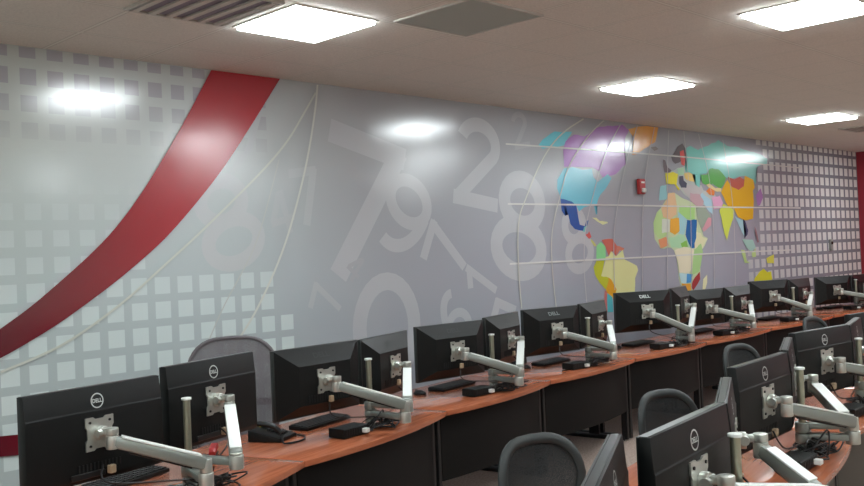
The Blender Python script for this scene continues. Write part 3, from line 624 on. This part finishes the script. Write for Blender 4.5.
def monitor_arm(base, elbow, mounts, label, group, z0=.742, off=(.035,.02)):
    """pole clamped on the desk, two linked arms, each ending in a mounting plate; mounts = [(point, outward normal)]"""
    base = Vector((base[0],base[1],z0)); t = thing('monitor_arm', label, 'monitor arm', base, 0, group)
    O = base
    q = MB(); q.box((0,0,.008),(.12,.1,.014),bev=.003); q.cyl((0,0,.01),(0,0,.05),.03,bev=.003); q.build('base_clamp', M['arm'], t)
    pl = MB().cyl((0,0,.04),(0,0,.395),.0165,seg=24).build('pole', M['pole'], t)
    MB().cyl((0,0,.393),(0,0,.404),.0225,seg=24,bev=.002).build('pole_cap', M['white_top'], pl)
    for k, (mp, nrm) in enumerate(mounts):
        mp = Vector(mp)-O; nrm = Vector(nrm).normalized(); side = nrm.cross(Vector((0,0,1))).normalized()
        E = Vector((elbow[0],elbow[1],0))-Vector((O.x,O.y,0)) + (Vector((off[0],off[1],0)) if k else Vector((-.015,-.01,0)))
        zc = .055+.05*k      # collar height on the pole
        c = MB().cyl((0,0,zc),(0,0,zc+.045),.034,seg=24,bev=.003).build('collar', M['arm'], t)
        ez = zc+.03
        q = MB(); oriented_box(q, (0,0,ez), (E.x,E.y,ez), .05, .03); q.build('extension_arm', M['arm'], t)
        q = MB(); q.cyl((E.x,E.y,ez-.03),(E.x,E.y,ez+.03),.032,seg=24,bev=.003); q.cyl((E.x,E.y,ez+.032),(E.x,E.y,.175),.027,seg=24,bev=.003)
        el = q.build('elbow_joint', M['steel'], t)
        # wrist next to the monitor
        W = mp+nrm*.085; Wl = W+Vector((0,0,-.028))
        a0 = Vector((E.x,E.y,.155)); 
        q = MB(); zv, yv = oriented_box(q, a0, Wl, .058, .056, taper=.86)
        sa = q.build('spring_arm', M['arm'], t)
        x = (Wl-a0).normalized(); up = x.cross(Vector((0,0,1)).cross(x).normalized())
        q = MB(); oriented_box(q, a0+x*.03+up*.0285, Wl-x*.03+up*.026, .052, .007); q.build('arm_top_highlight', M['white_top'], sa)  # white strip: ceiling light reflected on the arm's flat top, as colour
        q = MB(); oriented_box(q, a0+x*.05-up*.028, Wl-x*.08-up*.026, .02, .014); q.build('cable_clip', M['metal_dark'], sa)
        q = MB(); q.cyl(W+Vector((0,0,-.06)),W+Vector((0,0,-.005)),.026,seg=22,bev=.003); q.cyl(W+Vector((0,0,-.003)),W+Vector((0,0,.026)),.026,seg=22,bev=.003)
        wj = q.build('wrist_joint', M['steel'], t)
        q = MB(); oriented_box(q, W+Vector((0,0,.012)), mp+nrm*.03+Vector((0,0,.006)), .03, .026); q.cyl(mp+nrm*.01,mp+nrm*.038,.03,seg=22,bev=.003)
        q.cyl(mp+nrm*.034-side*.034+Vector((0,0,.003)),mp+nrm*.034+side*.034+Vector((0,0,.003)),.016,seg=16)
        q.build('tilt_joint', M['steel'], t)
        # notched square mounting plate
        s_, n_ = .068, .008; out = []
        for cx, cy in ((1,1),(-1,1),(-1,-1),(1,-1)):
            pass
        out = [(-s_,-s_),(-.03,-s_),(-.02,-s_+n_),(.02,-s_+n_),(.03,-s_),(s_,-s_),(s_,-.03),(s_-n_,-.02),(s_-n_,.02),(s_,.03),(s_,s_),(.03,s_),(.02,s_-n_),(-.02,s_-n_),(-.03,s_),(-s_,s_),(-s_,.03),(-s_+n_,.02),(-s_+n_,-.02),(-s_,-.03)]
        q = MB(); A = []; B = []
        for a, b in out:
            p = mp+side*a+Vector((0,0,b)); A.append(q.bm.verts.new(p+nrm*.003)); B.append(q.bm.verts.new(p+nrm*.009))
        q.bm.faces.new(A[::-1]); q.bm.faces.new(B)
        for i in range(len(A)): j = (i+1)%len(A); q.bm.faces.new((A[i],A[j],B[j],B[i]))
        pt = q.build('mounting_plate', M['steel'], t)
        q = MB()
        for a in (-.048,.048):
            for b in (-.048,.048): c_ = mp+side*a+Vector((0,0,b)); q.cyl(c_+nrm*.008,c_+nrm*.013,.0055,seg=10)
        q.build('screw', M['metal_dark'], pt)
    return t

def curve_pts(ps, n=8):
    out = []
    P = [Vector(p) for p in ps]
    for i in range(len(P)-1):
        a = P[max(i-1,0)]; b = P[i]; c = P[i+1]; d = P[min(i+2,len(P)-1)]
        for k in range(n):
            t = k/n; out.append(.5*((2*b)+(c-a)*t+(2*a-5*b+4*c-d)*t*t+(3*b-a-3*c+d)*t**3))
    return out+[P[-1]]

STATIONS = {
 # name: (left outer, middle left, top z left), (middle right, right outer, z), elbow, type, row, order
 'A': ((1.41,3.66),(2.064,3.794),1.256,(2.10,3.81),(2.70,4.0),1.285,(2.12,3.50),0,1,0),
 'B': ((2.93,4.16),(3.590,4.225),1.255,(3.61,4.23),(4.22,4.46),1.25,(3.625,3.86),1,1,1),
 'C': ((4.42,4.59),(5.08,4.556),1.249,(5.10,4.56),(5.73,4.76),1.26,(5.06,4.21),1,1,2),
 'D': ((5.90,4.86),(6.555,4.77),1.254,(6.575,4.775),(7.21,4.95),1.258,(6.62,4.47),1,1,3),
 'E': ((7.54,5.06),(8.16,4.824),1.297,(8.18,4.83),(8.81,5.02),1.303,(8.15,4.60),1,1,4),
 'F': ((8.9,5.10),(9.55,4.98),1.238,(9.57,4.98),(10.23,5.01),1.238,(9.62,4.68),1,1,5),
 'G': ((10.71,5.25),(11.33,5.04),1.249,(11.35,5.04),(12.01,5.06),1.238,(11.2,4.72),1,1,6),
 'H': ((12.78,5.30),(13.37,5.05),1.205,(13.39,5.05),(14.04,5.05),1.2,(13.3,4.74),1,1,7),
 'Z': ((1.03,1.02),(1.63,1.18),1.225,(1.65,1.185),(2.19,1.475),1.22,(1.95,.98),0,2,0),
 'Y': ((2.16,1.37),(2.765,1.46),1.225,(2.785,1.468),(3.34,1.735),1.22,(3.08,1.28),0,2,1),
 'X': ((3.60,1.85),(4.21,1.90),1.218,(4.23,1.905),(4.80,2.135),1.225,(4.36,1.67),0,2,2),
 'W': ((4.96,2.19),(5.57,2.13),1.228,(5.59,2.135),(6.18,2.29),1.22,(5.85,1.88),0,2,3),
 'V': ((6.30,2.40),(6.91,2.36),1.225,(6.93,2.365),(7.52,2.50),1.22,(7.2,2.12),0,2,4),
}
BASES = {'A':(2.17,3.74),'Y':(2.70,1.39)}
NEAR = ['lowest','second-lowest','third-lowest','fourth-lowest','rightmost']
for key, (lo, ml, zl, mr, ro, zr, elb, deep, row, od) in STATIONS.items():
    grp = 'monitors of the far row' if row == 1 else 'monitors of the near row'
    mounts = []
    for side, a, b, zt in (('left',lo,ml,zl),('right',mr,ro,zr)):
        a, b = Vector(a), Vector(b); w = (b-a).length-.006; ang = math.atan2(b.y-a.y,b.x-a.x); h = .385 if row == 1 else .36
        kind = 'wedge-backed black monitor' if deep else 'flat black monitor with round logo'
        if row == 1: lb = '%s, %s of far-row pair %s from left' % (kind, side, ORD[od])
        else: lb = '%s, %s screen of the %s near-row pair' % (kind, side, NEAR[od])
        if deep: m = monitor_deep(lb, w, h, grp, M['logo'] if key == 'E' and side == 'left' else M['logo_glint'] if key == 'D' and side == 'left' else M['logo_dim'])  # paler letters on D and E: reflected light put into their colour
        else: m = monitor_flat(lb, w, h, grp)
        mid = (a+b)/2; n = Vector((math.sin(ang),-math.cos(ang)))   # towards the camera side
        dep = .072 if deep else .022
        org = mid+n*dep
        m.location = (org.x,org.y,zt-h/2); m.rotation_euler = (0,0,ang)
        mounts.append(((org.x,org.y,zt-h/2-.0),(n.x,n.y,0)))
    mid = (Vector(ml)+Vector(mr))/2; e = Vector(elb); d = (e-mid).normalized()
    base = mid+d*(.085 if deep else .06)
    if key in BASES: base = Vector(BASES[key])
    if row == 1: lb = 'silver double monitor arm holding the %s monitor pair from left, far row' % ORD[od]
    else: lb = 'silver double monitor arm holding the %s pair of the near row' % NEAR[od]
    monitor_arm(base, elb, mounts, lb, 'monitor arms', off=(.13,-.02) if key == 'A' else (.035,.02) if row == 1 else (-.005,.02))
    where = ('%s far-row desk from left' % ORD[od]) if row == 1 else ('%s near-row desk' % NEAR[od])
    # desk frame of this station
    R_ = ROW1 if row == 1 else ROW2
    A_, B_ = Vector(R_[od]), Vector(R_[od+1]); tx = (B_-A_).normalized(); ny = Vector((-tx.y,tx.x)); an = math.atan2(tx.y,tx.x)
    ctr = mid - ny*((mid-A_).dot(ny))      # point on the front edge line below the pair
    P = lambda u, v, z=.742: Vector((ctr.x+tx.x*u+ny.x*v, ctr.y+tx.y*u+ny.y*v, z))
    # black docking box with a white plug
    bx = P(-.27 if key != 'A' else -.2,.15 if row == 1 else .1)
    db = thing('docking_box', 'black box with a white plug on the %s' % where, 'docking box', bx, an-.15, 'black boxes beside the arm poles')
    MB().box((0,0,.028),(.21,.12,.052),bev=.004).build('casing', M['black'], db)
    MB().box((.06,-.075,.026),(.034,.034,.024),bev=.003).build('plug', M['whitep'], db)
    q = MB()
    for i in range(9): q.box((-.08+i*.02,-.0605,.03),(.008,.002,.03))
    q.build('cooling_slots', M['logo_dim'], db, smooth=False)
    for i in (-1,1): MB().box((i*.08,0,.001),(.02,.1,.002)).build('rubber_foot', M['cable'], db)
    # tangled cables between box and arm
    q = MB(); rnd = random.Random(od*10+row)
    for k in range(11 if od < 5 else 6):
        ps = [P(-.14,.08+.01*k,.75)]
        for j in range(5):
            ps.append(P(-.1+.06*j+rnd.uniform(-.04,.06), .0+rnd.uniform(-.02,.16), .75+abs(rnd.gauss(0,.035))))
        ps.append(P(.2+rnd.uniform(-.03,.06), .12+rnd.uniform(0,.1), .75))
        q.tube(curve_pts(ps,5), .004, 6)
    # leads rising to the two screens
    for (mp, nn) in mounts:
        mp = Vector(mp); q.tube(curve_pts([mp+Vector(nn)*.02+Vector((0,0,-.13)), mp+Vector(nn)*.07+Vector((0,0,-.2)), P(.0,.1,.80), P(-.05,.08,.752)],6), .004, 6)
    tag(q.build('cable_bundle', M['cable']), 'tangle of thin black cables on the %s' % where, 'cables', 'cable tangles on the desks')
    # keyboard and mouse on the operator's side
    if not (row == 2 and od in (0,4)):
        kv = .53 if row == 1 else .55
        if od >= 6: kv = .5
        k0 = P(-.02 if key != 'A' else .08, kv if key != 'A' else .6)
        kb = thing('keyboard', 'black keyboard behind the monitors on the %s' % where, 'keyboard', k0, an+math.pi, 'keyboards')
        MB().prism([(-.07,0),(.07,0),(.07,.018),(-.07,.026)][::1], -.22, .22, 'x', .002).build('case', M['black'], kb)
        q = MB()
        for r_ in range(5):
            for c_ in range(15):
                q.box((-.2+c_*.0286,-.052+r_*.025,.0275-.0015*r_),(.023,.02,.007))
        q.build('keys', M['key'], kb, smooth=False)
        if key == 'B': continue
        m0 = P(-.4,kv+.03)
        ms = thing('mouse', 'small black mouse beside the keyboard on the %s' % where, 'mouse', m0, an, 'computer mice')
        mb = MB(); g = bmesh.ops.create_uvsphere(mb.bm, u_segments=16, v_segments=10, radius=1)
        for v in g['verts']: v.co = Vector((v.co.x*.031*(1-.12*v.co.y), v.co.y*.055, max(v.co.z,-.15)*.03+.0045))
        mb.build('body', M['black_slope'], ms); MB().cyl((-.004,.028,.03),(.004,.028,.03),.008,seg=12).build('scroll_wheel', M['rim'], ms)

# items on the first desk
ph = thing('desk_phone', 'black desk phone with a yellow tag right of the second logo monitor', 'phone', (3.06,4.36,.742), .5)
MB().prism([(-.1,0),(.1,0),(.1,.065),(-.1,.02)], -.1, .1, 'x', .004).build('base', M['black'], ph)
q = MB(); q.tube(curve_pts([(-.08,-.095,.05),(-.085,-.05,.085),(-.085,.03,.1),(-.08,.09,.085)],5), [.02]+[.015]*14+[.02], 10); q.build('handset', M['black_slope'], ph)
q = MB()
for i in range(4):
    for j in range(3): q.box((.0+j*.028,-.06+i*.026,.034+i*.006),(.02,.017,.008))
q.build('keypad', M['key'], ph)
MB().box((.04,.07,.066),(.05,.035,.004)).build('yellow_tag', M['yellow'], ph)
q = MB(); q.tube(curve_pts([(-.08,-.1,.03),(-.14,-.14,.006),(-.05,-.2,.005),(.06,-.17,.005),(.1,-.1,.006)],6), .005, 6); q.build('cord', M['cable'], ph)
rd = thing('stapler', 'red stapler on the first desk behind the second logo monitor arm', 'stapler', (2.60,4.23,.742), .9)
MB().box((0,0,.008),(.15,.035,.014),bev=.004).build('base', M['black'], rd)
MB().prism([(-.075,.02),(.07,.03),(.075,.05),(.05,.062),(-.05,.055),(-.075,.04)], -.017, .017, 'y', .003).build('arm', M['redp'], rd)

# ---------------------------------------------------------------- office chairs
def office_chair(loc, rz, top, label, hw=.205, rim=.015, net='mesh', frame_m='rimchair'):
    c = thing('office_chair', label, 'chair', (loc[0],loc[1],0), rz, 'mesh-back office chairs')
    # faces local -Y ; backrest on +Y side
    q = MB()
    for k in range(5):
        a = 2*math.pi*k/5+.3; e = Vector((math.cos(a)*.29,math.sin(a)*.29,.075))
        q.tube([(0,0,.1),(e.x*.5,e.y*.5,.095),(e.x,e.y,.075)], [.028,.022,.016], 8)
    q.cyl((0,0,.06),(0,0,.13),.035); q.build('star_base', M['metal_dark'], c)
    for k in range(5):
        a = 2*math.pi*k/5+.3; e = Vector((math.cos(a)*.29,math.sin(a)*.29,0)); tn = Vector((-e.y,e.x,0)).normalized()
        q = MB()
        for s in (-1,1): q.cyl(e+tn*(s*.008)+Vector((0,0,.03)), e+tn*(s*.028)+Vector((0,0,.03)), .029, seg=16, bev=.003)
        q.cyl(e+Vector((0,0,.03)), e+Vector((0,0,.075)), .008); q.build('caster', M['metal_dark'], c)
    q = MB(); q.cyl((0,0,.12),(0,0,.27),.028); q.cyl((0,0,.27),(0,0,.41),.02); q.box((0,0,.415),(.2,.24,.03),bev=.006); q.build('gas_lift', M['metal_dark'], c)
    pts = []
    for k in range(28):
        a = 2*math.pi*k/28; ca, sa = math.cos(a), math.sin(a)
        pts.append((math.copysign(abs(ca)**.6,ca)*.235, math.copysign(abs(sa)**.6,sa)*.225-.01))
    MB().prism(pts, .43, .50, 'z', .018).build('seat', M['fabric'], c)
    # backrest outline, curved in plan
    z0, z1 = .56, top; H = z1-z0; out = []
    def back(x, z): return Vector((x, .235+.05*((z-z0)/H)-.055*(1-(x/hw)**2)*-1-.055, z))
    n = 40
    for k in range(n):
        a = 2*math.pi*k/n; ca, sa = math.cos(a), math.sin(a)
        ex = .62 if sa > 0 else .45
        x = math.copysign(abs(ca)**ex,ca)*hw*(1 if sa > 0 else .93); z = (z0+z1)/2+math.copysign(abs(sa)**.72,sa)*H/2
        out.append(back(x,z))
    fr = MB().tube(out, rim, 10, True, (1.0,1.5)).build('back_frame', M[frame_m], c)
    mb = MB(); cv = mb.bm.verts.new(back(0,(z0+z1)/2)); prev = None; rings = []
    for s in (.33,.66,.97):
        rings.append([mb.bm.verts.new(back(p.x*s,(z0+z1)/2+(p.z-(z0+z1)/2)*s)) for p in out])
    for i in range(n):
        j = (i+1)%n; mb.bm.faces.new((cv,rings[0][i],rings[0][j]))
        for A, B in ((rings[0],rings[1]),(rings[1],rings[2])): mb.bm.faces.new((A[i],B[i],B[j],A[j]))
    mb.build('back_mesh', M[net], c)
    q = MB(); q.tube([back(-hw*.95,z0+H*.42)+Vector((0,.03,0)), back(0,z0+H*.42)+Vector((0,.045,0)), back(hw*.95,z0+H*.42)+Vector((0,.03,0))], .016, 8, False, (1,1.3)); q.build('lumbar_bar', M['metal_dark'], c)
    q = MB(); q.tube(curve_pts([(0,.08,.41),(0,.22,.42),(0,.29,.5),(0,.29,.62),(0,.285,z0+H*.42)],4), .02, 8, False, (1.6,.8)); q.build('back_support', M['metal_dark'], c)
    for s in (-1,1):
        q = MB(); q.tube([(s*.2,.02,.43),(s*.27,.02,.45),(s*.275,.02,.64)], .014, 8); q.build('armrest_post', M['metal_dark'], c)
        MB().box((s*.275,-.01,.655),(.07,.24,.028),bev=.01,seg=2).build('armrest_pad', M['fabric'], c)
    return c
CH = [((2.93,2.34),-.2,.975,'dark mesh office chair at bottom centre, left of the edge-on logo monitor'),
 ((4.19,2.51),-.2,.975,'dark mesh office chair between far row and second-lowest near-row pair'),
 ((6.27,3.14),-.15,.985,'dark mesh office chair above the left screen of third-lowest near-row pair'),
 ((8.53,3.54),-.1,1.0,'dark mesh office chair barely showing above the fourth-lowest near-row pair')]
CH = [((x+.22*math.sin(r), y-.22*math.cos(r)), r, t, l) for (x,y), r, t, l in CH]
for loc, rz, top, lb in CH: office_chair(loc, rz, top, lb)
office_chair((3.12,4.79),-.5,1.27,'high see-through mesh chair against the mural between first and second monitor pairs',.29,.008,'net','net_rim')
office_chair((6.35,5.12),.1,.98,'office chair behind the fourth far-row desk, only its wheeled base showing')
